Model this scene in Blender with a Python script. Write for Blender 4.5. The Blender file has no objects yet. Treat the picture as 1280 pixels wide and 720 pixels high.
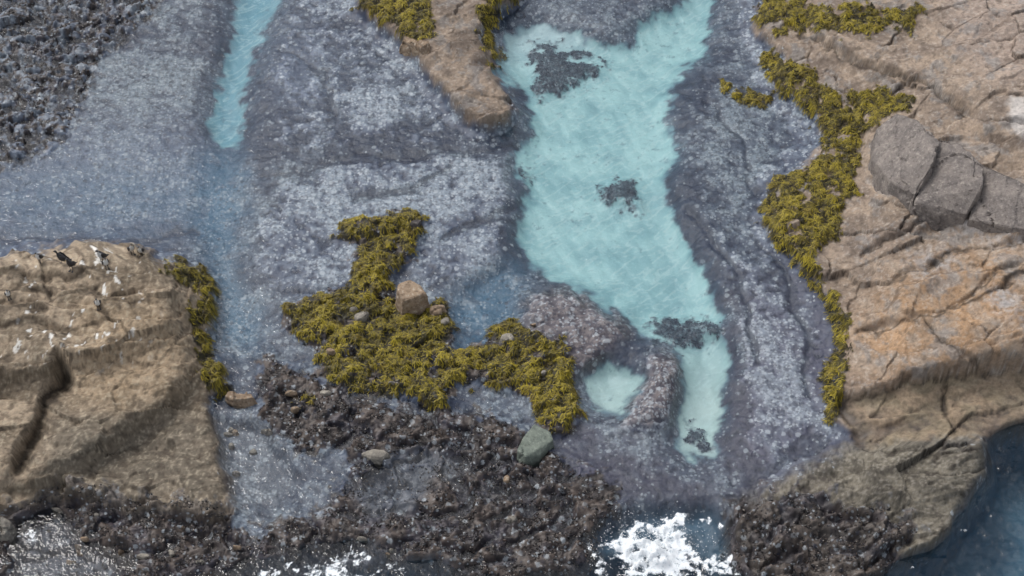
import bpy, bmesh, math, random
import numpy as np
from mathutils import Vector, Matrix
random.seed(7); rng=np.random.default_rng(11)
scene=bpy.context.scene

# ------------------------------------------------------------ camera / image pixel mapping
PITCH=math.radians(48); DIST=71.0; FOV=math.radians(35)
CH=DIST*math.sin(PITCH); CY=-DIST*math.cos(PITCH); F=640/math.tan(FOV/2)
cp,sp=math.cos(PITCH),math.sin(PITCH)
cam_d=bpy.data.cameras.new("camera"); cam=bpy.data.objects.new("camera",cam_d)
scene.collection.objects.link(cam); scene.camera=cam
cam.location=(0,CY,CH); cam.rotation_euler=(math.radians(90)-PITCH,0,0)
cam_d.angle=FOV; cam_d.clip_end=6000; cam_d.clip_start=0.5

def to_pixel(x,y,z):  # world point to image pixel coordinates
    dy=y-CY; dz=z-CH
    dep=np.maximum(dy*cp-dz*sp,12.0)
    return 640+F*x/dep, 360-F*(dy*sp+dz*cp)/dep
def to_world(u,v,z):
    a=(u-640)/F; b=(360-v)/F
    dx,dy,dz=a, cp+b*sp, -sp+b*cp
    t=(z-CH)/dz
    return dx*t, CY+dy*t

def lin(c):
    c=np.array(c,float)/255.0
    return np.where(c<=0.04045,c/12.92,((c+0.055)/1.055)**2.4)

# ------------------------------------------------------------ noise
perm=rng.permutation(512).astype(np.int64)
ga=rng.random(512)*2*np.pi; gx_,gy_=np.cos(ga),np.sin(ga)
def hsh(i,j,s=0): return perm[(perm[(i+s*17)&511]+j)&511]
def perlin(x,y,s=0):
    xi=np.floor(x).astype(np.int64); yi=np.floor(y).astype(np.int64)
    fx=x-xi; fy=y-yi
    u=fx*fx*fx*(fx*(fx*6-15)+10); w=fy*fy*fy*(fy*(fy*6-15)+10)
    def g(i,j,dx,dy):
        h=hsh(i,j,s); return gx_[h]*dx+gy_[h]*dy
    a=g(xi,yi,fx,fy); b=g(xi+1,yi,fx-1,fy); c=g(xi,yi+1,fx,fy-1); d=g(xi+1,yi+1,fx-1,fy-1)
    return ((a+(b-a)*u)+((c+(d-c)*u)-(a+(b-a)*u))*w)*1.5
def fbm(x,y,o=4,s=0,r=0.5):
    t=0;a=1;n=0
    for k in range(o):
        t=t+a*perlin(x,y,s+k*3); n+=a; a*=r; x=x*2.03+11.3; y=y*2.03+5.7
    return t/n*1.3
def ridged(x,y,o=4,s=0):
    t=0;a=1;n=0
    for k in range(o):
        t=t+a*(1-2.2*np.abs(perlin(x,y,s+k*3))); n+=a;a*=.5;x=x*2.1+3.1;y=y*2.1+7.7
    return t/n
r1=rng.random(512); r2=rng.random(512)
def worley(x,y,s=0):
    xi=np.floor(x).astype(np.int64); yi=np.floor(y).astype(np.int64)
    d1=np.full(x.shape,9.0); d2=np.full(x.shape,9.0); idv=np.zeros(x.shape); fc=np.zeros(x.shape)
    for i in(-1,0,1):
        for j in(-1,0,1):
            h=hsh(xi+i,yi+j,s)
            ex=xi+i+r1[h]-x; ey=yi+j+r2[h]-y
            d=ex**2+ey**2
            m=d<d1
            d2=np.where(m,d1,np.minimum(d2,d)); idv=np.where(m,r1[(h*7+3)&511],idv)
            fc=np.where(m,(r1[(h*5+1)&511]-.5)*ex*2+(r2[(h*3+9)&511]-.5)*ey*2,fc); d1=np.where(m,d,d1)
    return np.sqrt(d1),np.sqrt(d2),idv,fc
def sstep(a,b,x):
    t=np.clip((x-a)/(b-a),0,1); return t*t*(3-2*t)

# ------------------------------------------------------------ layout rasters, outlines in image pixel coordinates
U0,V0,ST=-400,-320,2
NU,NV=1040,680
uu=U0+ST*np.arange(NU); vv=V0+ST*np.arange(NV)
fu=np.fft.rfftfreq(NU); fv=np.fft.fftfreq(NV)
def blur(m,s):
    s=s/ST
    if s<=0: return m
    k=np.exp(-2*(np.pi**2)*s*s*(fv[:,None]**2+fu[None,:]**2))
    return np.fft.irfft2(np.fft.rfft2(m)*k,s=m.shape)
def poly(pts):
    out=np.zeros((NV,NU)); xs=[p[0] for p in pts]; ys=[p[1] for p in pts]
    i0=max(0,int((min(xs)-U0)/ST)); i1=min(NU,int((max(xs)-U0)/ST)+2)
    j0=max(0,int((min(ys)-V0)/ST)); j1=min(NV,int((max(ys)-V0)/ST)+2)
    X,Y=np.meshgrid(uu[i0:i1],vv[j0:j1]); ins=np.zeros(X.shape,bool); n=len(pts)
    for k in range(n):
        x1,y1=pts[k]; x2,y2=pts[(k+1)%n]
        if y1==y2: continue
        c=((y1>Y)!=(y2>Y))&(X<(x2-x1)*(Y-y1)/(y2-y1)+x1); ins^=c
    out[j0:j1,i0:i1]=ins; return out
def line(pts,w):
    X,Y=np.meshgrid(uu,vv); d=np.full(X.shape,1e9)
    for k in range(len(pts)-1):
        x1,y1=pts[k];x2,y2=pts[k+1]; L=(x2-x1)**2+(y2-y1)**2
        t=np.clip(((X-x1)*(x2-x1)+(Y-y1)*(y2-y1))/L,0,1)
        d=np.minimum(d,(X-x1-t*(x2-x1))**2+(Y-y1-t*(y2-y1))**2)
    return np.exp(-d/(w*w))
def U(*ps):
    m=0
    for p in ps: m=np.maximum(m,poly(p))
    return m

POOL=[(905,-330),(895,0),(890,35),(880,70),(848,95),(835,140),(850,190),(828,220),(838,262),(860,300),(878,345),(900,388),(892,420),(912,440),(906,480),(902,530),(890,577),(850,577),(842,545),(860,490),(850,440),(812,425),(790,410),(770,388),(735,372),(700,356),(665,335),(643,300),(655,262),(662,235),(640,205),(658,170),(665,130),(640,110),(620,80),(632,38),(680,33),(730,45),(778,58),(800,28),(860,2),(840,-330)]
POOL2=[(738,463),(780,452),(806,472),(790,516),(750,517),(731,492)]
CHAN=[(300,-330),(352,-330),(352,0),(322,60),(306,120),(302,185),(268,188),(262,150),(275,90),(290,45)]
CHAN2=[(255,190),(305,190),(305,250),(292,345),(330,400),(320,440),(275,435),(262,335),(245,270)]
BLUE3=[(565,375),(600,345),(640,320),(655,350),(650,395),(600,425),(572,445)]
BLUE4=[(0,200),(60,215),(230,205),(260,240),(250,290),(160,285),(60,290),(0,290)]
C=[(930,-330),(950,0),(940,30),(975,70),(960,95),(1000,130),(1040,175),(1010,200),(970,235),(955,280),(990,320),(1035,365),(1050,420),(1045,470),(1035,520),(1075,556),(1240,548),(1290,540),(1700,500),(1700,-330)]
C2=[(1020,-330),(1030,0),(1040,60),(1090,110),(1130,170),(1090,250),(1090,330),(1120,380),(1120,440),(1110,490),(1280,462),(1700,440),(1700,-330)]
C3=[(1120,-330),(1150,0),(1170,80),(1240,170),(1300,240),(1230,300),(1200,380),(1250,430),(1700,400),(1700,-330)]
SLAB=[(1040,505),(1120,486),(1160,480),(1200,471),(1240,466),(1280,461),(1700,440),(1700,520),(1290,560),(1230,552),(1075,562)]
LOW=[(1090,548),(1235,548),(1232,600),(1188,672),(1110,725),(1020,770),(890,770),(905,700),(918,630),(990,590),(1060,560)]
SEA=[(1238,552),(1700,505),(1700,1100),(900,1100),(980,780),(1060,745),(1190,682),(1238,610)]
SEAB=[(-420,790),(0,760),(300,735),(420,722),(560,735),(700,735),(800,700),(880,715),(1000,770),(1000,1100),(-420,1100)]
SURGE=[(740,660),(800,645),(880,632),(915,670),(940,760),(740,760)]
B=[(-420,335),(0,326),(60,310),(110,304),(165,304),(200,328),(250,335),(270,365),(262,420),(285,480),(262,500),(275,560),(290,620),(300,650),(160,640),(60,620),(0,640),(-420,680)]
B2=[(-420,335),(0,326),(165,308),(238,345),(242,400),(246,470),(200,520),(120,570),(60,600),(0,610),(-420,650)]
B3=[(-420,340),(0,330),(165,314),(225,360),(222,420),(150,440),(60,470),(0,480),(-420,520)]
A=[(435,-330),(450,5),(475,30),(500,50),(525,85),(555,120),(585,153),(636,160),(640,130),(626,85),(606,50),(615,15),(655,0),(670,-330)]
K1=[(422,290),(465,270),(530,263),(532,290),(512,320),(482,350),(460,355),(440,340),(452,310)]
K2=[(355,385),(400,370),(480,348),(500,395),(562,380),(572,440),(564,509),(540,503),(490,492),(450,494),(400,464),(403,430),(358,412)]
K3=[(566,450),(590,428),(640,401),(702,423),(718,460),(727,520),(700,545),(672,532),(663,495),(600,487),(570,477)]
KA=[(448,-200),(560,-200),(535,0),(545,40),(540,58),(515,58),(495,35),(470,22),(450,5)]
KA2=[(600,-200),(670,-200),(650,5),(626,12),(618,40),(630,86),(620,92),(610,60),(598,20)]
KB=[(203,328),(255,333),(274,365),(266,420),(288,487),(262,494),(245,440),(238,400),(246,365),(212,345)]
KC1=[(950,-60),(1000,-60),(1010,8),(1060,12),(1150,8),(1142,38),(1080,46),(1000,38),(962,44),(942,25)]
KC2=[(950,68),(1005,73),(1040,120),(1150,118),(1112,148),(1075,160),(1072,215),(1052,290),(1014,328),(1052,372),(1062,440),(1046,525),(1028,532),(1028,470),(1040,440),(1032,370),(980,320),(943,280),(957,236),(1015,200),(1037,178),(1005,140),(945,90)]
KC3=[(890,108),(950,112),(962,132),(930,138)]
KD=[(372,497),(394,497),(394,517),(372,517)]
M1=[(330,440),(400,470),(450,500),(560,512),(650,530),(700,570),(765,600),(768,640),(752,680),(740,735),(560,745),(300,735),(330,655),(400,640),(440,600),(430,560),(370,560),(330,520),(318,470)]
M2=[(60,606),(160,615),(280,630),(325,680),(310,740),(60,740),(-400,720),(-400,640),(0,640)]
M3=[(-420,-330),(200,-330),(195,5),(180,30),(130,70),(105,130),(60,190),(0,208),(-420,250)]
M4=[(915,625),(1000,610),(1120,640),(1150,660),(1110,725),(1020,765),(885,770)]
P3=[(268,525),(320,530),(350,565),(378,600),(335,650),(292,625),(272,570)]
P4=[(440,610),(470,580),(520,562),(580,572),(540,600),(500,640),(455,645)]
P5=[(20,655),(70,636),(100,680),(140,695),(150,760),(0,760),(20,700)]
P6=[(300,705),(390,695),(470,680),(490,700),(560,708),(560,760),(280,760)]
E1=[(655,365),(715,362),(785,408),(765,438),(722,472),(692,440),(655,400)]
E2=[(812,440),(848,445),(852,480),(838,515),(815,532),(772,532),(795,495)]
W1=[(660,60),(690,55),(768,88),(735,95),(708,118),(676,126),(668,100)]
W2=[(748,240),(775,222),(796,230),(804,270),(785,260),(753,256)]
W3=[(800,415),(850,398),(890,400),(900,425),(850,435),(815,426)]
W4=[(850,540),(880,535),(890,560),(860,565)]
W5=[(655,205),(675,220),(665,235),(652,228)]

pool=U(POOL,POOL2,CHAN); pool=pool*(1-U(E2))
H=np.full((NV,NU),-0.10)
H+=-0.85*blur(pool,14) -0.35*blur(poly(CHAN2),14)-0.3*blur(poly(BLUE3),12)-0.2*blur(poly(BLUE4),16)
weedm=U(W1,W2,W3,W4,W5)
H+=0.30*blur(weedm,7)+0.35*blur(poly(E1),10)+0.6*blur(poly(E2),9)
c=poly(C); H+=0.35*blur(c,4)+0.8*blur(c,22)+0.9*blur(poly(C2),18)+0.8*blur(poly(C3),25)
H+=-0.75*blur(poly(SLAB),3)
H+=0.75*blur(poly(LOW),7)+0.6*blur(poly([(1090,560),(1225,556),(1215,600),(1150,640),(1060,610)]),14)
H+=0.45*blur(poly([(1085,215),(1130,255),(1200,285),(1290,300),(1700,330),(1700,60),(1270,90),(1160,110),(1080,150)]),6)
H+=0.35*blur(poly([(990,-330),(1020,60),(1100,95),(1170,105),(1230,170),(1700,200),(1700,-330)]),6)
H+=-0.35*blur(poly([(1040,330),(1180,275),(1200,290),(1110,345),(1060,390)]),8)
b=poly(B); H+=0.35*blur(b,3)+0.35*blur(b,10)+1.1*blur(poly(B2),10)+0.9*blur(poly(B3),10)
a=poly(A); H+=0.35*blur(a,4)+0.8*blur(a,11)
H+=0.12*blur(poly([(340,240),(430,200),(545,192),(640,188),(640,320),(570,370),(480,340),(330,380),(310,300)]),10)
H+=0.10*blur(poly([(355,-330),(450,-330),(455,20),(560,130),(620,175),(540,190),(430,196),(330,230),(320,120)]),10)
H+=0.12*blur(poly([(880,250),(940,330),(1010,400),(1030,540),(930,600),(910,480),(915,430),(880,330)]),10)
kisl=U(K1,K2,K3); H+=0.35*blur(kisl,6)
H+=0.32*blur(U(M1,M2),8)+0.22*blur(poly(M3),8)
H+=-0.5*blur(poly(P3),7)-0.3*blur(U(P4),8)-.75*blur(U(P6,P5),8)
H+=-3.2*blur(poly(SEA),7)-1.6*blur(poly(SEAB),14)-0.9*blur(poly(SURGE),12)
CR=[[(1050,503),(1120,486),(1160,481),(1200,470),(1240,466),(1280,460),(1500,450)],
    [(1075,325),(1120,300),(1145,278),(1190,270)],[(1190,380),(1230,350),(1290,330)],
    [(1000,45),(1080,90),(1160,108),(1200,150)],[(1160,395),(1180,430),(1230,470)],[(1200,560),(1120,570),(1085,560)],
    [(1110,350),(1190,318),(1290,300)],[(1070,420),(1150,400),(1290,345)],[(1180,485),(1190,545)]]
CL=[[(-60,352),(20,346),(60,352),(105,345),(150,352)],[(-60,372),(30,366),(80,374),(120,368)],[(-60,392),(20,388),(60,394)],[(100,360),(140,385),(190,380)],[(-60,412),(40,405),(100,415)]]
crk=0
for l in CR: crk=np.maximum(crk,line(l,2.0))
for l in CL: crk=np.maximum(crk,0.8*line(l,2.8))
gap_shade=poly([(72,440),(92,478),(70,503),(50,543),(30,590),(16,600),(14,588),(38,545),(54,505),(80,475)])
gap_shade=blur(gap_shade,3)
H+=-0.25*crk-0.8*gap_shade
SEAMS=[[(0,296),(120,300),(250,292)],[(330,225),(430,198),(540,194),(600,186),(650,190)],[(440,250),(520,235),(560,210)],[(350,60),(400,90),(420,150)],
  [(880,120),(930,180),(940,240)],[(860,260),(900,310),(930,370),(950,450)],[(950,300),(985,350),(1005,420),(1010,500)],[(560,300),(610,270),(640,262)]]
sm=0
for l in SEAMS: sm=np.maximum(sm,line(l,4))
H+=-.10*sm

def clip01(m): return np.clip(m,0,1)
L={}
L['H']=H
L['sand']=blur(pool,6)
L['rim']=clip01(blur(pool,18)*1.9)
L['kelp']=blur(clip01(kisl+U(KA,KA2,KB,KC1,KC2,KC3,KD)),4)
L['isl']=blur(kisl,5)
L['mus']=blur(U(M1,M2,M3,M4),9)*(1-blur(U(P3),4))
L['right']=blur(c,3); L['slab']=blur(poly(SLAB),4); L['low']=blur(poly(LOW),6)
L['left']=blur(b,3); L['top']=blur(a,3)
L['weed']=clip01(blur(weedm,9))
L['mound']=blur(U(E1,E2),7)
L['deep']=clip01(blur(poly(CHAN2),14)+blur(poly(BLUE3),12)+0.5*blur(poly(BLUE4),20))
L['p3']=blur(U(P3,P4,P5,P6),7)
L['sea']=clip01(blur(poly(SEA),5)+blur(poly(SEAB),8)+.8*blur(poly(SURGE),12))
L['crk']=clip01(crk+gap_shade); L['seam']=sm
L['chan']=blur(poly(CHAN),8)
L['grey']=blur(U([(1140,315),(1180,310),(1190,340),(1150,345)],[(1230,365),(1270,360),(1280,390),(1240,395)],[(1180,240),(1290,250),(1290,310),(1190,290)]),8)
L['dry']=blur(U([(1190,-300),(1700,-300),(1700,100),(1240,110),(1180,40)]),20)
L['pale']=blur(U([(1262,128),(1290,120),(1290,178),(1268,165)]),3)
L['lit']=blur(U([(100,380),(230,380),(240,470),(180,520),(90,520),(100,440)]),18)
L['orange']=blur(U([(1070,400),(1130,330),(1290,310),(1290,440),(1080,480)]),20)
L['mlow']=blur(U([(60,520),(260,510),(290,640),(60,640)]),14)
L['purp']=blur(U([(900,330),(1030,380),(1040,560),(900,640),(700,640),(680,480),(880,560)]),30)
L['lav']=blur(U([(-420,180),(300,150),(280,300),(-420,310)],[(380,10),(420,120),(340,140),(330,60)]),25)
tone=np.zeros((NV,NU))
for p_,a_,s_ in [([(540,205),(630,205),(635,300),(600,340),(540,300),(480,250)],.6,18),([(330,240),(450,215),(540,250),(400,290),(320,320)],.4,20),
  ([(110,80),(250,60),(250,200),(80,230),(100,150)],.4,22),([(345,60),(440,20),(460,60),(480,120),(360,160)],-.3,18),
  ([(430,110),(490,100),(500,150),(430,150)],.7,10),([(330,165),(520,165),(640,178),(640,190),(540,192),(420,200),(330,232)],-.6,9),
  ([(305,90),(345,110),(350,150),(310,215),(300,170)],-.9,10),([(0,288),(250,280),(262,300),(180,302),(0,312)],-.9,6),
  ([(510,130),(570,150),(640,160),(655,190),(560,180)],-.5,9),([(640,240),(655,260),(640,300),(660,340),(635,340),(620,290)],-.9,7),
  ([(850,190),(880,240),(900,300),(920,380),(895,385),(870,330),(835,262),(830,225)],-.8,10),([(840,100),(880,80),(885,130),(860,200),(838,150)],-.5,9),
  ([(900,120),(960,140),(1000,190),(950,220),(900,240),(870,150)],.4,14),([(930,380),(1000,400),(1020,500),(950,540),(920,450)],.5,18),
  ([(990,320),(1035,370),(1045,430),(1025,540),(1010,460),(1010,400),(970,350)],-.8,8),([(948,280),(960,240),(1010,205),(990,190),(930,240),(930,290)],-.8,8),
  ([(690,540),(840,580),(900,600),(890,640),(770,650),(740,590)],-.4,14),([(250,20),(290,0),(270,90),(250,80)],-.4,10),
  ([(680,0),(790,0),(770,40),(690,25)],.3,10),([(905,400),(912,520),(890,585),(920,590),(935,500),(925,420)],-.8,8),
  ([(700,420),(810,425),(800,450),(740,460),(720,480),(690,470)],-.8,8),([(300,440),(330,430),(360,530),(310,520)],-.5,10),([(530,290),(570,370),(560,380),(545,340),(520,320)],-.5,8)]:
    tone+=a_*blur(poly(p_),s_)
L['tone']=tone
L['foam']=clip01(0.95*blur(U([(757,670),(800,657),(850,634),(864,640),(852,672),(868,690),(836,718),(780,726)]),7)
   +0.62*blur(U([(310,714),(390,704),(465,684),(475,694),(430,714),(520,708),(530,716),(430,724),(320,724)],[(30,665),(60,640),(66,644),(46,672),(28,690),(24,684)],[(738,676),(752,667),(765,730),(744,730)],[(850,684),(930,693),(980,722),(835,732)],[(880,640),(905,650),(900,665),(875,655)]),5)
   +0.30*blur(U([(-400,740),(0,735),(1000,735),(1000,1000),(-400,1000)],[(1225,600),(1245,600),(1210,680),(1120,735),(1090,722),(1185,668)]),10))
L['surf']=blur(poly([(772,684),(800,668),(846,648),(852,654),(842,680),(838,696),(818,710),(790,714)]),8)
names=list(L); stack=np.stack([L[n] for n in names],-1).astype(np.float32)
def samp(u,v,idx=None):
    st=stack if idx is None else stack[...,idx]
    x=np.clip((u-U0)/ST,0,NU-1.001); y=np.clip((v-V0)/ST,0,NV-1.001)
    i=x.astype(np.int64); j=y.astype(np.int64); fx=(x-i)[...,None]; fy=(y-j)[...,None]
    if st.ndim==2: st=st[...,None]
    return (st[j,i]*(1-fx)+st[j,i+1]*fx)*(1-fy)+(st[j+1,i]*(1-fx)+st[j+1,i+1]*fx)*fy

# ------------------------------------------------------------ terrain grid
dx=0.052
far=np.array([3,8,20,60,200,700,2500.])
gx=np.concatenate([(-28-far)[::-1],np.arange(-28,29,dx),29+far])
gy=np.concatenate([(-17-far)[::-1],np.arange(-17,26,dx),26+far])
X,Y=np.meshgrid(gx,gy); NX,NY=len(gx),len(gy)
wu=10*fbm(X*0.5,Y*0.5,3,1)+9*fbm(X*1.4,Y*1.4,4,9,.55)
wv=9*fbm(X*0.5+40,Y*0.5,3,4)+8*fbm(X*1.4+9,Y*1.4,4,13,.55)
hi=names.index('H')
h=np.zeros_like(X)
wl=9*fbm(X*0.5,Y*0.5,2,1); wl2=8*fbm(X*0.5+40,Y*0.5,2,4)
for it in range(14):
    u,v=to_pixel(X,Y,h); hn=samp(u+wl,v+wl2,hi)[...,0]; h=h*0.5+hn*0.5
for it in range(3):
    p_=np.pad(h,1,mode='edge'); h=(p_[1:-1,1:-1]*2+p_[:-2,1:-1]+p_[2:,1:-1]+p_[1:-1,:-2]+p_[1:-1,2:])/6
u,v=to_pixel(X,Y,h)
S=samp(u+wu,v+wv); Q={n:np.clip(S[...,i],-9,9) for i,n in enumerate(names)}
X0,Y0=X,Y
hp=np.maximum(h-.1,0); X=X0+0.9*hp*np.tanh(X0/5); Y=Y0+1.2*hp
rock=np.clip(Q['right']+Q['left']+Q['top']+Q['low'],0,1)
mus=np.clip(Q['mus']+Q['isl'],0,1)
n_big=fbm(X*0.25,Y*0.25,4,20); n_mid=fbm(X*0.9,Y*0.9,4,24); n_f=fbm(X*2.7,Y*2.7,4,31); n_ff=fbm(X*7,Y*7,2,37)
n_k=fbm(X*1.1,Y*1.1,5,55,.62); n_m2=fbm(X*1.6+5,Y*1.6,3,58)
kelp=Q['kelp']
kel=sstep(0.47,0.60,kelp*0.98+1.3*n_k*(kelp>0.02)-0.14)
wq=Q['weed']*1.2+1.1*fbm(X*1.4,Y*1.4,6,59,.68)*sstep(.03,.2,Q['weed'])
weed=sstep(.30,.95,wq)
san0=sstep(0.25,0.75,Q['sand']+0.55*fbm(X*1.5,Y*1.5,5,52,.62)*sstep(.03,.2,Q['sand'])*sstep(1,.8,Q['sand']))
san=san0*(1-weed*.8)
def saw(t,k=.85):
    f_=t-np.floor(t); return np.where(f_<k,f_/k,(1-f_)/(1-k))
ang=math.radians(24); sx=X*math.cos(ang)+Y*math.sin(ang); sy=-X*math.sin(ang)+Y*math.cos(ang)
ph_r=sy*0.55+0.7*fbm(sx*.18,sy*.22,3,61)+0.02*n_f; am_r=sstep(-.2,.4,fbm(sx*.12,sy*.5,2,63)); str_r=saw(ph_r)*am_r
ph_2=sy*2.1+0.6*fbm(sx*.2,sy*.5,3,65)+.02*n_f; am_2=sstep(0,.4,fbm(sx*.2,sy*.7,2,66)); str_r2=saw(ph_2)*am_2
ang=math.radians(-5); tx=X*math.cos(ang)+Y*math.sin(ang); ty=-X*math.sin(ang)+Y*math.cos(ang)
ph_l=ty*0.8+0.7*fbm(tx*.3,ty*.5,3,67)+.03*n_f; str_l=saw(ph_l,.75)
isr=(X0>0)
wx_=np.where(isr,sx*.28,X*.4); wy_=np.where(isr,sy*.62,Y*.6)
w1,w2,wid,f1=worley(wx_+0.15*n_mid,wy_+0.08*n_mid,3); w1b,w2b,widb,f2b=worley(X*6.5,Y*6.5,8)
w1c,w2c,widc,f1c=worley(np.where(isr,sx*.8,X*1.5)+.25*n_mid,np.where(isr,sy*2.,Y*1.8)+.12*n_f,12)
w1d,w2d,widd,f1d=worley(X*4.2+.2*n_f,Y*4.8+.2*n_f,19)
wk1,wk2,wkid,_=worley(X*2.4+0.5*n_mid,Y*2.4+0.3*n_f,5)
z=h.copy()
rr=np.clip(Q['right']+Q['top'],0,1)
crkw=sstep(0.045,0.0,w2-w1)*sstep(-.1,.3,n_big+.1*n_mid); crkc=sstep(0.07,0.0,w2c-w1c)*sstep(0.2,.5,n_m2)
facet=0.34*f1+0.10*f1c+0.02*f1d
z+=rr*(0.20*str_r+0.05*str_r2+0.08*n_mid+0.012*n_f-0.12*crkw-.04*crkc+facet*.7)*(1-0.5*kel)
topz=sstep(470,380,v)
z+=Q['left']*(str_l*(.08+.24*topz)+0.13*n_mid+0.02*n_f+0.03*(0.6-w1c)+facet*.9-.05*crkc)
z+=Q['low']*(0.14*n_mid+0.03*n_f-0.1*crkw+facet)
reef=np.clip(1-rock-san-mus-Q['sea'],0,1)
tn=Q['tone']
z+=reef*(0.06*n_mid+0.03*n_f+0.02*(0.6-w1b)+0.04*np.clip(tn,-1,1)+.04*f1c)
chn=sstep(.45,.8,ridged(X*.45+.3*n_mid,Y*.6,2,151))
z+=mus*(0.20*n_mid+0.06*n_f+0.03*(0.6-w1b)+.28*f1+.22*f1c+.05*f1d-.30*chn*(1-Q['isl']))
z+=kel*(0.22*(0.75-wk1)+0.06*n_f+0.06)
z+=weed*(0.05*n_f+.04)+Q['mound']*(0.1*n_mid+.05*n_f)
z+=san*(0.03*n_mid+0.01*np.sin(sx*9+3*n_mid))
z+=Q['sea']*0.2*n_mid
d_out=np.maximum.reduce([-26.5-X0,X0-28,-16-Y0,Y0-25,np.zeros_like(X)])
z=z-np.minimum(d_out*0.35,6)

# ------------------------------------------------------------ colours
def mix(a,b,t): return a+(b-a)*np.clip(t,0,1)[...,None]
def cst(c): return np.broadcast_to(lin(c),X.shape+(3,))
tt=sstep(-.9,1.0,tn+0.85*n_big+1.0*n_mid+.6*n_f)
col=mix(cst((54,63,82)),cst((88,98,113)),sstep(0,.5,tt)); col=mix(col,cst((124,135,145)),sstep(.5,1,tt)*.9)
col=mix(col,cst((100,112,134)),Q['lav']*0.6)
col=mix(col,cst((94,88,100)),Q['purp']*0.5*(1-.5*tt))
dk=sstep(0.1,0.5,-n_f*0.8-.3*n_m2-.2*n_ff)*(1-.5*Q['lav'])
col=mix(col,cst((42,47,62)),dk*0.65)
col=mix(col,cst((66,108,134)),Q['deep']*0.75*(1-.5*sstep(.1,.4,n_k)))
col=mix(col,cst((92,98,108)),Q['p3']*.6)
seam=sstep(.35,.75,Q['seam']+.5*n_f+.2*n_mid)*reef
col=mix(col,cst((46,52,68)),seam*.6)
rimm=Q['rim']*(1-san)
rimp=rimm*sstep(-.35,.3,.7*n_f+n_mid)*(1-Q['mound'])
col=mix(col,cst((56,70,92)),rimp*0.65)
col=mix(col,mix(cst((78,72,76)),cst((122,113,110)),sstep(-.3,.4,n_f+.5*n_ff)),Q['mound']*0.8)
mc=mix(cst((42,36,35)),cst((76,66,60)),sstep(-.3,.5,n_mid+n_f*.5))
mc=mix(mc,cst((102,93,87)),sstep(.15,.55,n_m2*1.1+.3*n_f)*.65)
mc=mix(mc,cst((70,69,82)),sstep(.15,.5,fbm(X*.6,Y*.6,3,93))*.4)
mc=mix(mc,cst((26,22,23)),sstep(0.1,0.45,-.6*n_ff-0.6*n_f)*0.8)
mc=mix(mc,cst((24,20,22)),crkc*.6)
mc=mix(mc,cst((48,50,62)),chn*.6)
mmask=sstep(0.35,0.6,mus+0.7*n_m2*(mus>0.03)*sstep(1.1,.7,mus)+0.25*n_f*(mus>.03))*(1-.7*Q['p3'])
topl=sstep(260,200,v)*sstep(260,180,u)
col=mix(col,mc,mmask*(1-topl*sstep(-0.15,0.25,n_f+0.3*n_mid)*0.8))
rk=mix(cst((146,130,114)),cst((118,105,94)),sstep(-.4,.5,n_mid+0.5*n_big))
rk=mix(rk,cst((164,130,94)),Q['orange']*0.65*sstep(-.5,.3,n_mid))
rk=mix(rk,cst((160,144,132)),Q['dry']*0.7)
rk=mix(rk,cst((122,121,120)),sstep(0.1,0.3,fbm(X*0.7+7,Y*0.7,6,81,.66))*0.55)
rk=mix(rk,cst((148,146,146)),Q['grey']*0.8*sstep(-.3,.2,n_f))
rk=mix(rk,rk*1.14,sstep(.5,.9,wid)); rk=mix(rk,rk*.87,sstep(.4,0,widc)*.6)
edge_r=sstep(.86,.95,ph_r%1.0)*am_r; edge_2=sstep(.82,.95,ph_2%1.0)*am_2
rk=mix(rk,cst((74,60,50)),np.maximum(edge_r*0.55,edge_2*.35))
rk=mix(rk,cst((54,44,38)),np.maximum(crkw*.8,crkc*.4))
rk=mix(rk,cst((184,177,168)),sstep(0.25,0.45,n_f*0.7+n_ff*0.7)*0.3)
rk=mix(rk,cst((82,72,64)),sstep(0.2,0.45,-n_f*0.7-n_ff*0.5+.3*n_m2)*0.45)
rk=mix(rk,cst((190,184,178)),Q['pale']*.9)
rl=mix(cst((146,131,112)),cst((110,98,82)),sstep(-.4,.5,n_mid*0.8-0.5*n_big))
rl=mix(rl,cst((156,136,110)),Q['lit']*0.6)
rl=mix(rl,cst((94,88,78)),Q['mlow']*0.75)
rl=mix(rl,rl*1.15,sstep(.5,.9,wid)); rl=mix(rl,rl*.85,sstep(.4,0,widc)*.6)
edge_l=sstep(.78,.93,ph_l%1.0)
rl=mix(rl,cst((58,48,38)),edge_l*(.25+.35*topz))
rl=mix(rl,cst((50,42,36)),np.maximum(crkw*.7,crkc*.5))
rl=mix(rl,cst((72,62,52)),sstep(0.15,0.4,-n_f-n_ff*0.4)*0.55)
rl=mix(rl,cst((184,172,150)),sstep(0.2,0.4,n_f*0.7+n_ff*0.7)*0.35)
gu=sstep(0.46,0.53,fbm(X*3.0+1,Y*1.8,3,91)+0.25*fbm(X*0.6,Y*0.6,2,94))*sstep(480,420,v)*sstep(220,140,u)
rl=mix(rl,cst((214,212,206)),gu*0.9)
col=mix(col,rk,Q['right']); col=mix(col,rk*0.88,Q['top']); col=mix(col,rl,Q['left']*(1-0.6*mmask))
lo=mix(cst((112,106,94)),cst((84,79,70)),sstep(-.3,.4,n_mid)); lo=mix(lo,cst((150,144,134)),sstep(0.1,.5,n_ff+n_f*.4)*.4)
lo=mix(lo,cst((48,43,40)),sstep(0.1,.5,-.7*n_ff-n_f*.7)*.6)
lo=mix(lo,cst((46,40,36)),np.maximum(crkw*.8,crkc*.5))
col=mix(col,lo,Q['low']*(1-0.85*mmask)); 
sl=mix(cst((134,122,100)),cst((148,130,108)),sstep(-.4,.4,n_mid)); sl=mix(sl,cst((90,82,68)),sstep(.1,.5,-n_f-n_ff*.4)*.5)
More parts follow.
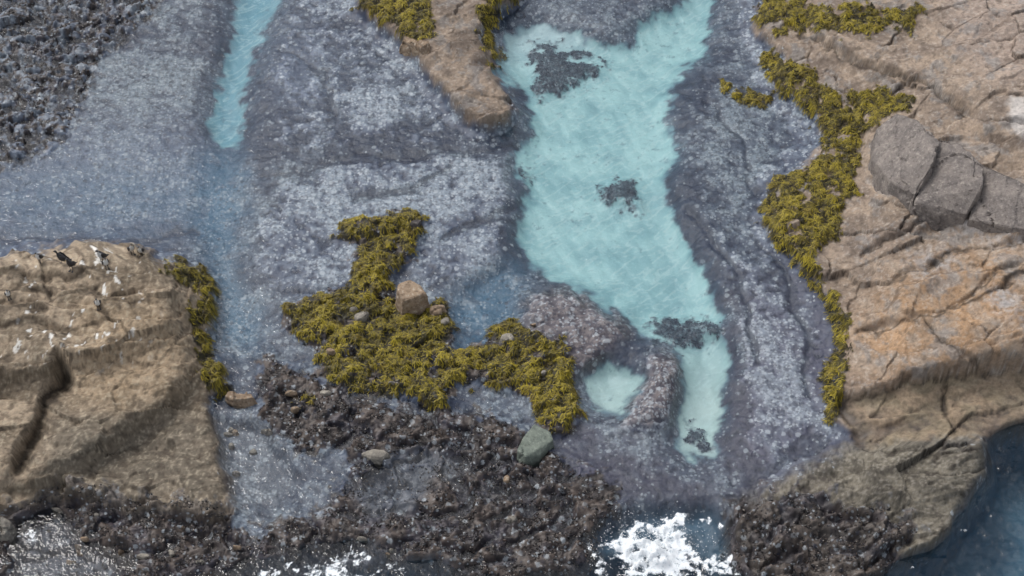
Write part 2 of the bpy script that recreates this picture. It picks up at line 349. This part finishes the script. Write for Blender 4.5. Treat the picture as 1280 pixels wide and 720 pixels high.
sl=mix(sl,cst((50,42,36)),np.maximum(crkw*.8,crkc*.4))
col=mix(col,sl,Q['slab']*Q['right']*0.8)
wet=sstep(0.5,0.05,z+.15*n_f)*np.clip(Q['right']+Q['top']+Q['left']+Q['low'],0,1)
col=mix(col,cst((56,50,54)),wet*0.65)
col=mix(col,cst((34,27,22)),Q['crk']*0.8)  # dark cracks, plus overhang shade put into the left rock colour
# sand
sd=mix(cst((130,172,178)),cst((160,198,200)),sstep(-.5,.5,n_mid*.7+0.6*n_big))
sd=mix(sd,cst((180,198,194)),sstep(380,520,v)*0.7); sd=mix(sd,cst((166,190,196)),sstep(110,40,v)*sstep(760,700,u)*0.8)
sd=mix(sd,cst((104,152,168)),Q['chan'])
caustic=ridged(sx*0.9+n_mid,sy*2.2+n_mid,2,99); sd=mix(sd,cst((186,212,212)),sstep(0.5,0.9,caustic)*0.4)  # caustic light lines put into the sand colour
sd=mix(sd,cst((86,112,130)),sstep(0.98,0.35,Q['sand']+.25*n_mid)*0.85)
bits=sstep(.32,.6,fbm(X*2.3,Y*2.3,5,131,.68)+.35*n_big-.05); sd=mix(sd,cst((88,116,128)),bits*.55)
col=mix(col,sd,san)
col=mix(col,mix(cst((52,66,82)),cst((108,128,138)),sstep(-.2,.5,.6*n_ff+.8*n_f)*.85),weed*0.7)
ks=mix(cst((36,33,20)),cst((80,72,26)),sstep(0.7,0.2,wk1))  # tussock highlights and crevice shade put into the kelp base colour
col=mix(col,ks,kel*0.95)
dep=np.clip(-z,0,10)*Q['sea']
col=mix(col,mix(cst((78,114,134)),cst((60,96,118)),sstep(-.4,.4,n_big+.4*n_mid)),1-np.exp(-dep*1.8))
far_=np.clip(d_out/3,0,1); col=mix(col,cst((64,100,122)),far_*(z<0))
msk=np.zeros(X.shape+(3,))
msk[...,0]=np.clip(reef*(1-.6*dk)*(1-.7*seam)*(.12+.88*sstep(.10,.8,tt+.35*n_m2))*(1-.35*Q['deep'])*(1-.35*Q['lav'])*(1-.6*rimp)*(1-.5*weed)+mmask*0.25+Q['mound']*.35,0,1)*(1-kel)*(1-Q['sea'])*(1-san)
msk[...,1]=np.clip(sstep(0.35,0.0,z)+mmask*.9,0,1)
msk[...,2]=np.clip(rock+mmask,0,1)*(1-san)
X,Y=X0,Y0

def grid_mesh(name,X,Y,Z,attrs,mat):
    ny,nx=X.shape; me=bpy.data.meshes.new(name)
    co=np.stack([X,Y,Z],-1).reshape(-1,3).astype(np.float32)
    idx=np.arange(nx*ny).reshape(ny,nx)
    q=np.stack([idx[:-1,:-1],idx[:-1,1:],idx[1:,1:],idx[1:,:-1]],-1).reshape(-1,4)
    me.vertices.add(len(co)); me.vertices.foreach_set('co',co.ravel())
    me.loops.add(q.size); me.loops.foreach_set('vertex_index',q.ravel().astype(np.int32))
    me.polygons.add(len(q)); me.polygons.foreach_set('loop_start',(np.arange(len(q))*4).astype(np.int32))
    me.polygons.foreach_set('use_smooth',np.ones(len(q),bool))
    me.update(calc_edges=True)
    for k,a_ in attrs.items():
        at=me.attributes.new(k,'FLOAT_COLOR','POINT')
        d=np.ones((nx*ny,4),np.float32); d[:,:a_.shape[-1]]=a_.reshape(nx*ny,-1); at.data.foreach_set('color',d.ravel())
    o=bpy.data.objects.new(name,me); scene.collection.objects.link(o); me.materials.append(mat); return o

# ------------------------------------------------------------ materials
class NT:
    def __init__(s,name):
        s.m=bpy.data.materials.new(name); s.m.use_nodes=True; s.t=s.m.node_tree; s.t.nodes.clear()
        s.out=s.n('ShaderNodeOutputMaterial')
    def n(s,t,**k):
        x=s.t.nodes.new(t)
        for a_,b_ in k.items(): setattr(x,a_,b_)
        return x
    def l(s,a_,b_): s.t.links.new(a_,b_)
    def noise(s,scale,detail=3,rough=.6):
        x=s.n('ShaderNodeTexNoise'); x.inputs['Scale'].default_value=scale; x.inputs['Detail'].default_value=detail; x.inputs['Roughness'].default_value=rough
        s.l(s.pos(),x.inputs['Vector']); return x.outputs['Fac']
    def pos(s):
        if not hasattr(s,'_p'): s._p=s.n('ShaderNodeNewGeometry').outputs['Position']
        return s._p
    def math(s,op,a_,b_=None,c_=None,clamp=False):
        x=s.n('ShaderNodeMath',operation=op); x.use_clamp=clamp
        for i,q in enumerate((a_,b_,c_)):
            if q is None: continue
            if isinstance(q,(int,float)): x.inputs[i].default_value=q
            else: s.l(q,x.inputs[i])
        return x.outputs[0]
    def ramp(s,v,a_,b_):
        x=s.n('ShaderNodeMapRange'); x.interpolation_type='SMOOTHSTEP'
        s.l(v,x.inputs[0]); x.inputs[1].default_value=a_; x.inputs[2].default_value=b_; return x.outputs[0]
    def mixc(s,f,a_,b_,bt='MIX'):
        x=s.n('ShaderNodeMix',data_type='RGBA',blend_type=bt)
        for sock,q in ((x.inputs[0],f),(x.inputs[6],a_),(x.inputs[7],b_)):
            if isinstance(q,(int,float)): sock.default_value=q
            elif isinstance(q,(tuple,list,np.ndarray)): sock.default_value=tuple(q)[:3]+(1,)
            else: s.l(q,sock)
        return x.outputs[2]
    def bsdf(s,colr,rough,bump=None,bs=0.5,bd=0.05,spec=0.4):
        p=s.n('ShaderNodeBsdfPrincipled'); p.inputs['Specular IOR Level'].default_value=spec
        if isinstance(colr,(tuple,list,np.ndarray)): p.inputs['Base Color'].default_value=tuple(colr)[:3]+(1,)
        else: s.l(colr,p.inputs['Base Color'])
        if isinstance(rough,(int,float)): p.inputs['Roughness'].default_value=rough
        else: s.l(rough,p.inputs['Roughness'])
        if bump is not None:
            b_=s.n('ShaderNodeBump'); b_.inputs['Strength'].default_value=bs; b_.inputs['Distance'].default_value=bd
            s.l(bump,b_.inputs['Height']); s.l(b_.outputs[0],p.inputs['Normal'])
        s.l(p.outputs[0],s.out.inputs[0]); return p

m=NT('reef_rock'); 
ac=m.n('ShaderNodeAttribute',attribute_name='Col').outputs['Color']
am=m.n('ShaderNodeAttribute',attribute_name='Msk').outputs['Color']
sep=m.n('ShaderNodeSeparateColor'); m.l(am,sep.inputs[0])
n1=m.noise(5,7,.72); n2=m.noise(30,2)
def dots(sc,rad,th=.85,off=0):
    vo=m.n('ShaderNodeTexVoronoi'); vo.inputs['Scale'].default_value=sc
    if off:
        va=m.n('ShaderNodeVectorMath',operation='ADD'); m.l(m.pos(),va.inputs[0]); va.inputs[1].default_value=(off,off,off); m.l(va.outputs[0],vo.inputs['Vector'])
    else: m.l(m.pos(),vo.inputs['Vector'])
    sc_=m.n('ShaderNodeSeparateColor'); m.l(vo.outputs['Color'],sc_.inputs[0])
    keep=m.math('LESS_THAN',sc_.outputs[0],m.math('MULTIPLY',sep.outputs[0],th))
    d_=m.math('ADD',vo.outputs['Distance'],m.math('MULTIPLY',m.math('SUBTRACT',n2,.5),.6))
    return m.math('MULTIPLY',m.math('MULTIPLY',m.ramp(d_,rad,rad*.7),keep),m.math('MULTIPLY_ADD',sc_.outputs[1],.6,.4))
dd=m.math('MAXIMUM',dots(3.2,.44),dots(6.5,.46))
pits=m.math('MAXIMUM',dots(3.6,.40,.75,3.3),dots(7,.4,.75,7.1))
g=m.math('MULTIPLY_ADD',m.math('MAXIMUM',sep.outputs[0],sep.outputs[2]),1.5,0.15)
fac=m.math('MULTIPLY_ADD',m.math('SUBTRACT',n1,0.5),g,1.0)
vm=m.n('ShaderNodeVectorMath',operation='SCALE'); m.l(ac,vm.inputs[0]); m.l(fac,vm.inputs['Scale'])
c1=m.mixc(m.math('MULTIPLY',dd,0.6),vm.outputs[0],lin((174,182,188)))
c1=m.mixc(m.math('MULTIPLY',pits,0.65),c1,lin((44,49,64)))
rg=m.math('MULTIPLY_ADD',sep.outputs[1],-0.5,0.85)
m.bsdf(c1,rg,n1,0.55,0.08,0.4)
terrain=grid_mesh('rocky_reef_ground',X,Y,z,{'Col':col,'Msk':msk},m.m)

def zat(x,y):
    i=np.clip(np.searchsorted(gx,x)-1,0,NX-2); j=np.clip(np.searchsorted(gy,y)-1,0,NY-2)
    fx=(x-gx[i])/(gx[i+1]-gx[i]); fy=(y-gy[j])/(gy[j+1]-gy[j])
    return (z[j,i]*(1-fx)+z[j,i+1]*fx)*(1-fy)+(z[j+1,i]*(1-fx)+z[j+1,i+1]*fx)*fy
def place(u_,v_):
    hh=4.5
    for k in range(400):
        x,y=to_world(u_,v_,hh)
        if zat(np.array(x),np.array(y))>=hh: break
        hh-=0.02
    return float(x),float(y),float(hh)

# ------------------------------------------------------------ water
wxs=np.concatenate([(-28-far)[::-1],np.arange(-28,29,0.085),29+far]); wys=np.concatenate([(-17-far)[::-1],np.arange(-17,26,0.085),26+far])
WX,WY=np.meshgrid(wxs,wys); wu_,wv_=to_pixel(WX,WY,0*WX)
k1=12*fbm(WX*.8,WY*.8,4,2,.6); k2=12*fbm(WX*.8+9,WY*.8,4,3,.6)
WS=samp(wu_+k1,wv_+k2); WQ={n:WS[...,i] for i,n in enumerate(names)}
wn=fbm(WX*0.8,WY*0.8,4,40); wn2=ridged(WX*1.3+wn,WY*1.6,4,44); wn3=fbm(WX*4,WY*4,3,48)
seaw=np.clip(WQ['sea'],0,1)
WZ=seaw*(0.12*wn+0.04*wn3)+0.006*wn
sf=np.clip(WQ['surf'],0,1)
WZ+=sf**1.3*(0.10+0.35*wn+0.35*wn3)
fo=np.clip(WQ['foam'],0,1)
foam=sstep(0.30,1.05,fo*1.0+0.7*(wn2-.15)*sstep(.02,.3,fo)-0.12+0.4*wn3*(fo>.02))
foam=np.maximum(foam,sstep(0.3,1.1,WQ['surf']+0.7*wn3*(WQ['surf']>.05)+.35*wn))
m=NT('sea_water')
fa=m.n('ShaderNodeAttribute',attribute_name='Foam').outputs['Fac']
b_=m.n('ShaderNodeBump'); b_.inputs['Strength'].default_value=0.8; b_.inputs['Distance'].default_value=0.10
m.l(m.math('ADD',m.noise(1.4,3),m.math('MULTIPLY',m.noise(6,1),0.2)),b_.inputs['Height'])
gl=m.n('ShaderNodeBsdfGlossy'); gl.inputs['Roughness'].default_value=0.04; m.l(b_.outputs[0],gl.inputs['Normal'])
tr=m.n('ShaderNodeBsdfTransparent'); tr.inputs['Color'].default_value=(0.97,0.99,1,1)
fr=m.n('ShaderNodeFresnel'); fr.inputs['IOR'].default_value=1.38; m.l(b_.outputs[0],fr.inputs['Normal'])
mx=m.n('ShaderNodeMixShader'); m.l(fr.outputs[0],mx.inputs[0]); m.l(tr.outputs[0],mx.inputs[1]); m.l(gl.outputs[0],mx.inputs[2])
fn=m.noise(5,7,.8)
df=m.n('ShaderNodeBsdfDiffuse'); m.l(m.mixc(m.ramp(m.math('ADD',fn,m.math('MULTIPLY',fa,.12)),.36,.66),(.40,.52,.60),(.80,.83,.85)),df.inputs['Color'])
mx2=m.n('ShaderNodeMixShader')
ff=m.ramp(m.math('ADD',m.math('MULTIPLY',fa,0.95),m.math('MULTIPLY',m.math('SUBTRACT',fn,.5),2.8)),0.30,0.85)
m.l(m.math('MULTIPLY',ff,m.ramp(fa,0.0,0.12)),mx2.inputs[0]); m.l(mx.outputs[0],mx2.inputs[1]); m.l(df.outputs[0],mx2.inputs[2])
m.l(mx2.outputs[0],m.out.inputs[0])
grid_mesh('water',WX,WY,WZ,{'Foam':foam[...,None].repeat(3,-1)},m.m)

# ------------------------------------------------------------ generic quick mesh
def quick(name,V,Fc,mat,cols=None,smooth=False):
    me=bpy.data.meshes.new(name); V=np.asarray(V,np.float32); Fc=np.asarray(Fc,np.int32); k=Fc.shape[1]
    me.vertices.add(len(V)); me.vertices.foreach_set('co',V.ravel())
    me.loops.add(Fc.size); me.loops.foreach_set('vertex_index',Fc.ravel())
    me.polygons.add(len(Fc)); me.polygons.foreach_set('loop_start',(np.arange(len(Fc))*k).astype(np.int32))
    if smooth: me.polygons.foreach_set('use_smooth',np.ones(len(Fc),bool))
    me.update(calc_edges=True)
    if cols is not None:
        at=me.attributes.new('Col','FLOAT_COLOR','POINT'); d=np.ones((len(V),4),np.float32); d[:,:3]=cols; at.data.foreach_set('color',d.ravel())
    o=bpy.data.objects.new(name,me); scene.collection.objects.link(o); me.materials.append(mat); return o
def vcmat(name,rough=.6,spec=.4):
    m=NT(name); m.bsdf(m.n('ShaderNodeAttribute',attribute_name='Col').outputs['Color'],rough,None,spec=spec); return m.m

cellx=np.gradient(gx)[None,:]*np.gradient(gy)[:,None]
inner=(d_out<=0)
def scatter(weight,n):
    w=(weight*cellx*inner).ravel(); w=w/w.sum(); cdf=np.cumsum(w)
    ids=np.searchsorted(cdf,rng.random(n)); ids=np.clip(ids,0,len(w)-1)
    return ids
def blades(name,weight,n,length,width,lift,cA,cB,mat,toned=.75,cC=None):
    ids=scatter(weight,n); px=X.ravel()[ids]+rng.uniform(-.03,.03,n); py=Y.ravel()[ids]+rng.uniform(-.03,.03,n)
    pz=zat(px,py)
    th=fbm(px*1.3,py*1.3,2,77)*6+rng.normal(0,.9,n)
    e=0.12; gxx=(zat(px+e,py)-zat(px-e,py))/(2*e); gyy=(zat(px,py+e)-zat(px,py-e))/(2*e)
    ddx=np.cos(th)*0.5-gxx*.6; ddy=np.sin(th)*0.5-gyy*.6; nn=np.hypot(ddx,ddy)+1e-6; ddx/=nn; ddy/=nn
    Ln=length*rng.uniform(.5,1.3,n); W=width*rng.uniform(.6,1.3,n)
    tone=np.clip(rng.normal(.34,.24,n)+toned*(0.42-wk1.ravel()[ids])+0.55*n_mid.ravel()[ids]+.35*n_f.ravel()[ids],0,1)  # blades brighter atop tussocks, darker between: highlight and shade put into colour
    bc=lin(cA)*(1-tone[:,None])+lin(cB)*tone[:,None]
    if cC is not None:
        br=np.clip(sstep(.1,.55,n_m2.ravel()[ids]+rng.normal(0,.15,n)),0,1)[:,None]*.5; bc=bc*(1-br)+lin(cC)*br*(.5+tone[:,None])
    VV=[];CC=[]
    steps=[(0,0),(0.35,1.0),(0.75,0.85),(1.0,0.35)]
    curl=rng.normal(0,.6,n)
    for k,(t,zz) in enumerate(steps):
        a_=curl*t; cx=ddx*np.cos(a_)-ddy*np.sin(a_); cy=ddx*np.sin(a_)+ddy*np.cos(a_)
        x=px+cx*Ln*t; y=py+cy*Ln*t; g_=zat(x,y)
        zc=g_*0.6+pz*0.4+lift*zz*rng.uniform(.6,1.3,n); zc=np.maximum(zc,g_+0.012)
        w=W*(1-0.6*t)*0.5
        VV.append(np.stack([x-cy*w,y+cx*w,zc],-1)); VV.append(np.stack([x+cy*w,y-cx*w,zc],-1))
        cc=bc*(0.5+0.5*t*1.2); CC+= [cc,cc]
    V=np.stack(VV,1).reshape(-1,3); Cc=np.stack(CC,1).reshape(-1,3)
    base=(np.arange(n)*8)[:,None]
    Fq=np.concatenate([base+np.array([0,1,3,2])+2*k for k in range(3)],0)
    return quick(name,V,Fq,mat,Cc)
kmat=vcmat('kelp_frond',.5,.35)
blades('kelp_seaweed',kel*(0.2+sstep(.7,.2,wk1)),66000,0.16,0.042,0.05,(48,44,15),(176,158,42),kmat,.75,(88,70,32))
blades('submerged_weed',sstep(.5,1,weed)*(z<0.1),2500,0.12,0.06,0.03,(50,62,80),(100,116,128),kmat)

def shells(name,weight,n,size,pal,mat):
    ids=scatter(weight,n); px=X.ravel()[ids]+rng.uniform(-.03,.03,n); py=Y.ravel()[ids]+rng.uniform(-.03,.03,n); pz=zat(px,py)
    o=np.array([[1,0,0],[-1,0,0],[0,.55,0],[0,-.55,0],[0,0,.6],[0,0,-.4]]); th=rng.random(n)*6.28; tl=rng.normal(0,.6,n); s=size*np.exp(rng.normal(0,.4,n))
    x0=o[:,0][None]*np.cos(tl)[:,None]-o[:,2][None]*np.sin(tl)[:,None]; z0=o[:,0][None]*np.sin(tl)[:,None]+o[:,2][None]*np.cos(tl)[:,None]
    y0=np.repeat(o[:,1][None],n,0)
    x=x0*np.cos(th)[:,None]-y0*np.sin(th)[:,None]; y=x0*np.sin(th)[:,None]+y0*np.cos(th)[:,None]
    V=np.stack([px[:,None]+x*s[:,None],py[:,None]+y*s[:,None],pz[:,None]+z0*s[:,None]+0.3*s[:,None]],-1).reshape(-1,3)
    f=np.array([[0,2,4],[2,1,4],[1,3,4],[3,0,4],[2,0,5],[1,2,5],[3,1,5],[0,3,5]])
    Fc=((np.arange(n)*6)[:,None,None]+f[None]).reshape(-1,3)
    P=np.array([lin(p) for p in pal]); ci=rng.choice(len(pal),n,p=[.44,.34,.16,.06]); cc=P[ci]*rng.uniform(.7,1.25,n)[:,None]
    return quick(name,V,Fc,mat,np.repeat(cc,6,0))
smat=vcmat('mussel_shell',.3,.55)
shells('mussel_bed',mmask*(1-topl*.6)*(1-kel)*(.04+sstep(.15,-.25,n_m2+.5*n_f)),24000,0.036,[(28,25,28),(46,39,37),(78,66,60),(150,142,134)],smat)

# ------------------------------------------------------------ boulders
def rockmat(name,c0,c1,c2):
    m=NT(name); a_=m.noise(1.3,6,.7); b2=m.noise(6,7,.75); c3=m.noise(30,3)
    k=m.mixc(m.ramp(a_,.35,.65),lin(c0),lin(c1)); k=m.mixc(m.ramp(b2,.5,.68),k,lin(c2)); k=m.mixc(m.math('MULTIPLY',m.ramp(b2,.46,.34),.6),k,lin((50,44,40)))
    m.bsdf(k,.85,m.math('ADD',b2,m.math('MULTIPLY',c3,.3)),.7,.06,.25); return m.m
from mathutils import noise as mn
def finish_rock(name,pieces,mat,amp=.07,fr=1.3,bev=.12,crack=2.2):
    big=bmesh.new()
    for pts in pieces:
        bm=bmesh.new(); vs=[bm.verts.new(p) for p in pts]
        r=bmesh.ops.convex_hull(bm,input=vs)
        bmesh.ops.delete(bm,geom=[e for e in r['geom_interior'] if isinstance(e,bmesh.types.BMVert)],context='VERTS')
        bmesh.ops.bevel(bm,geom=bm.edges[:],offset=bev,segments=1,affect='EDGES',clamp_overlap=True)
        bmesh.ops.triangulate(bm,faces=bm.faces[:])
        for k in range(6):
            ed=[e for e in bm.edges if e.calc_length()>0.12]
            if not ed: break
            bmesh.ops.subdivide_edges(bm,edges=ed,cuts=1); bmesh.ops.triangulate(bm,faces=bm.faces[:])
        bm.normal_update()
        for v_ in bm.verts:
            p=v_.co; d=mn.fractal(p*fr,0.9,2.1,5)*amp
            cell=mn.cell(p*0.7+Vector((mn.noise(p*1.2)*.3,0,0))); d+=(cell-.5)*amp*1.0
            c_=mn.noise(p*0.4+Vector((9,9,0))); d-=amp*crack*max(0,1-abs(c_)/0.015)
            v_.co=p+v_.normal*d
        me_=bpy.data.meshes.new('t'); bm.to_mesh(me_); big.from_mesh(me_); bm.free(); bpy.data.meshes.remove(me_)
    me=bpy.data.meshes.new(name); big.to_mesh(me); big.free(); me.materials.append(mat)
    for p in me.polygons: p.use_smooth=False
    o=bpy.data.objects.new(name,me); scene.collection.objects.link(o); return o
def piece(outline,h0,h1,inset=.2):
    P=[]; 
    for q_ in outline:
        x,y,zz=place(q_[0],q_[1]); P.append((Vector((x,y,zz)),q_[2] if len(q_)>2 else None))
    cen=sum([p[0] for p in P],Vector())/len(P); out=[]
    for p,hq in P:
        out.append(Vector((p.x,p.y,p.z-.4))); q=p.lerp(cen,inset*random.uniform(.6,1.3))
        q.z=(p.z+hq) if hq is not None else max(p.z,cen.z)+random.uniform(h0,h1); out.append(q)
    return out
gm=rockmat('grey_boulder_rock',(134,126,120),(106,100,97),(156,148,140))
finish_rock('grey_boulder',[
  piece([(1086,178,1.1),(1083,214,.8),(1106,246,.8),(1140,268,.9),(1162,240,1.6),(1170,214,1.7),(1142,180,1.6),(1112,165,1.5)],0,0,.12),
  piece([(1137,268,.7),(1162,284,.7),(1204,286,.8),(1221,262,1.4),(1224,238,1.6),(1190,212,1.8),(1164,206,1.7)],0,0,.06),
  piece([(1204,286,.6),(1240,292,.6),(1290,304,.6),(1320,300,.8),(1310,272,1.1),(1262,250,1.4),(1216,232,1.5)],0,0,.06)],gm,.045,.8,.04,2.5)
tm=rockmat('tan_boulder_rock',(156,136,114),(130,112,94),(182,170,154))
pm=rockmat('pale_boulder_rock',(140,134,124),(112,108,102),(170,164,152))
def blob(u_,v_,wpx,hpx,hm,mat,name='boulder'):
    ol=[(u_+wpx/2*math.cos(t)*random.uniform(.8,1.1),v_+hpx*.30*math.sin(t)*random.uniform(.8,1.1)) for t in [i*math.pi*2/7+.3 for i in range(7)]]
    return finish_rock(name,[piece(ol,hm*.6,hm,.3)],mat,.05,1.6,bev=.05)
blob(514,382,58,56,1.2,tm); blob(300,503,52,34,.5,tm); blob(520,285,28,22,.5,rockmat('dark_rock',(84,80,80),(60,56,56),(130,126,120)))
blob(453,398,24,18,.3,pm); blob(636,428,34,24,.45,pm); blob(547,392,30,22,.4,tm); blob(520,64,50,34,.5,tm)
blob(5,670,46,50,.8,pm); blob(470,572,50,30,.3,pm)
for i in range(34):
    q_=random.choice([(330,440,420,560),(440,560,740,700),(280,540,340,600),(60,640,300,710),(380,380,700,500)])
    blob(random.uniform(q_[0],q_[2]),random.uniform(q_[1],q_[3]),random.uniform(9,22),random.uniform(8,16),random.uniform(.12,.28),random.choice([pm,tm,pm]),'stone')
finish_rock('stone_slab',[piece([(643,572),(650,552),(668,538),(691,543),(694,560),(676,578),(655,582)],.3,.5,.1)],rockmat('slab_rock',(118,126,116),(102,110,102),(140,146,136)),.03,1.6,bev=.04)

# ------------------------------------------------------------ seabirds
bmt=NT('bird_dark_plumage'); bmt.bsdf(bmt.mixc(bmt.noise(40),(.02,.02,.024),(.06,.055,.055)),.6); bwt=NT('bird_white_plumage'); bwt.bsdf(bwt.mixc(bwt.noise(40),(.6,.6,.58),(.8,.8,.78)),.7)
byt=NT('bird_bill'); byt.bsdf(byt.mixc(byt.noise(60),(.25,.18,.08),(.35,.25,.12)),.5)
def bird(u_,v_,head,white,s=1.0):
    bm=bmesh.new()
    def tube(sec,mfun,ny=10):
        rings=[]
        for (x,y,zc,rx,rz) in sec:
            rings.append([bm.verts.new((x-rz*math.sin(a2)*0.5,y+rx*math.cos(a2),zc+rz*math.sin(a2))) for a2 in [k*2*math.pi/ny for k in range(ny)]])
        for A_,B_ in zip(rings[:-1],rings[1:]):
            for k in range(ny):
                f=bm.faces.new((A_[k],A_[(k+1)%ny],B_[(k+1)%ny],B_[k])); f.material_index=mfun(f); f.smooth=True
        for R_,rv in ((rings[0],True),(rings[-1],False)):
            f=bm.faces.new(R_[::-1] if rv else R_); f.material_index=mfun(f)
    def mf(f):
        c=f.calc_center_median()
        if c.x>0.17 and c.z>.66: return 2
        front=c.x>(-0.04+ (c.z-.34)*.35) and c.z<.66 
        return 1 if (front and white) else 0
    tube([(-.36,0,.08,.05,.01),(-.26,0,.13,.06,.02),(-.18,0,.2,.07,.05),(-.08,0,.28,.11,.10),(0,0,.36,.125,.12),(.05,0,.46,.10,.10),(.085,0,.55,.055,.06),(.08,0,.63,.036,.04),(.10,0,.69,.042,.045),(.15,0,.715,.036,.035),(.19,0,.705,.014,.014),(.26,0,.69,.006,.006)],mf)
    for sgn in (1,-1):
        tube([(.05,sgn*.09,.48,.01,.03),(.0,sgn*.125,.42,.022,.09),(-.1,sgn*.125,.31,.022,.085),(-.2,sgn*.09,.2,.015,.05),(-.3,sgn*.04,.13,.006,.015)],lambda f:0,8)
        tube([(0,sgn*.05,.26,.03,.03),(.01,sgn*.055,.12,.014,.014),(.01,sgn*.055,.02,.012,.012),(.05,sgn*.06,.0,.03,.008),(.11,sgn*.065,-.005,.045,.005)],lambda f:0,6)
    bmesh.ops.recalc_face_normals(bm,faces=bm.faces)
    me=bpy.data.meshes.new('shag'); bm.to_mesh(me); bm.free()
    for q in (bmt.m,bwt.m,byt.m): me.materials.append(q)
    o=bpy.data.objects.new('shag',me); scene.collection.objects.link(o); x,y,zz=place(u_,v_)
    o.location=(x,y,float(zat(np.array(x),np.array(y)))+.01); o.rotation_euler=(0,0,math.radians(head)); o.scale=(s,s,s)
for a_ in [(78,330,200,False,1.15),(90,338,250,False,1.1),(50,328,-110,True,.9),(128,328,-120,True,1.15),(134,336,-60,True,1.0),(166,318,-50,True,1),(177,320,-100,True,.9),(124,386,-80,True,.95),(12,374,-60,True,.85)]: bird(*a_)

# sea spray droplets
n=1400
uu_=rng.normal(815,34,n); vv_=rng.normal(683,20,n); hh_=np.abs(rng.normal(.2,.25,n))+.02; sx_,sy_=to_world(uu_,vv_,0.3)
o8=np.array([[1,0,0],[-1,0,0],[0,1,0],[0,-1,0],[0,0,1],[0,0,-1]]); s_=rng.uniform(.006,.025,n)
V=(np.stack([sx_,sy_,hh_+.05],-1)[:,None]+o8[None]*s_[:,None,None]).reshape(-1,3)
f=np.array([[0,2,4],[2,1,4],[1,3,4],[3,0,4],[2,0,5],[1,2,5],[3,1,5],[0,3,5]])
wm=NT('spray_foam'); wm.bsdf(wm.mixc(wm.noise(5),(.78,.8,.82),(.84,.85,.86)),.6)
quick('sea_spray',V,((np.arange(n)*6)[:,None,None]+f[None]).reshape(-1,3),wm.m,smooth=True)

# ------------------------------------------------------------ light
sd_=Vector((-0.50,0.42,1.0)).normalized(); el=math.asin(sd_.z); az=math.atan2(sd_.x,sd_.y)
w=bpy.data.worlds.new('World'); scene.world=w; w.use_nodes=True; nt=w.node_tree
bg=nt.nodes['Background']; sky=nt.nodes.new('ShaderNodeTexSky'); sky.sky_type='NISHITA'; sky.sun_disc=False
sky.sun_elevation=el; sky.sun_rotation=az; sky.dust_density=4; sky.air_density=1.0
hs=nt.nodes.new('ShaderNodeHueSaturation'); hs.inputs['Saturation'].default_value=.36; nt.links.new(sky.outputs[0],hs.inputs['Color'])
nt.links.new(hs.outputs[0],bg.inputs[0]); bg.inputs[1].default_value=.15
hs.inputs['Value'].default_value=1.2
sl_=bpy.data.lights.new('sun','SUN'); sl_.energy=1.2; sl_.angle=math.radians(20); sl_.color=(1,.98,.95)
so=bpy.data.objects.new('sun',sl_); scene.collection.objects.link(so); so.rotation_euler=sd_.to_track_quat('Z','Y').to_euler(); so.location=sd_*60
scene.view_settings.view_transform='Standard'; scene.view_settings.look='None'; scene.view_settings.exposure=0
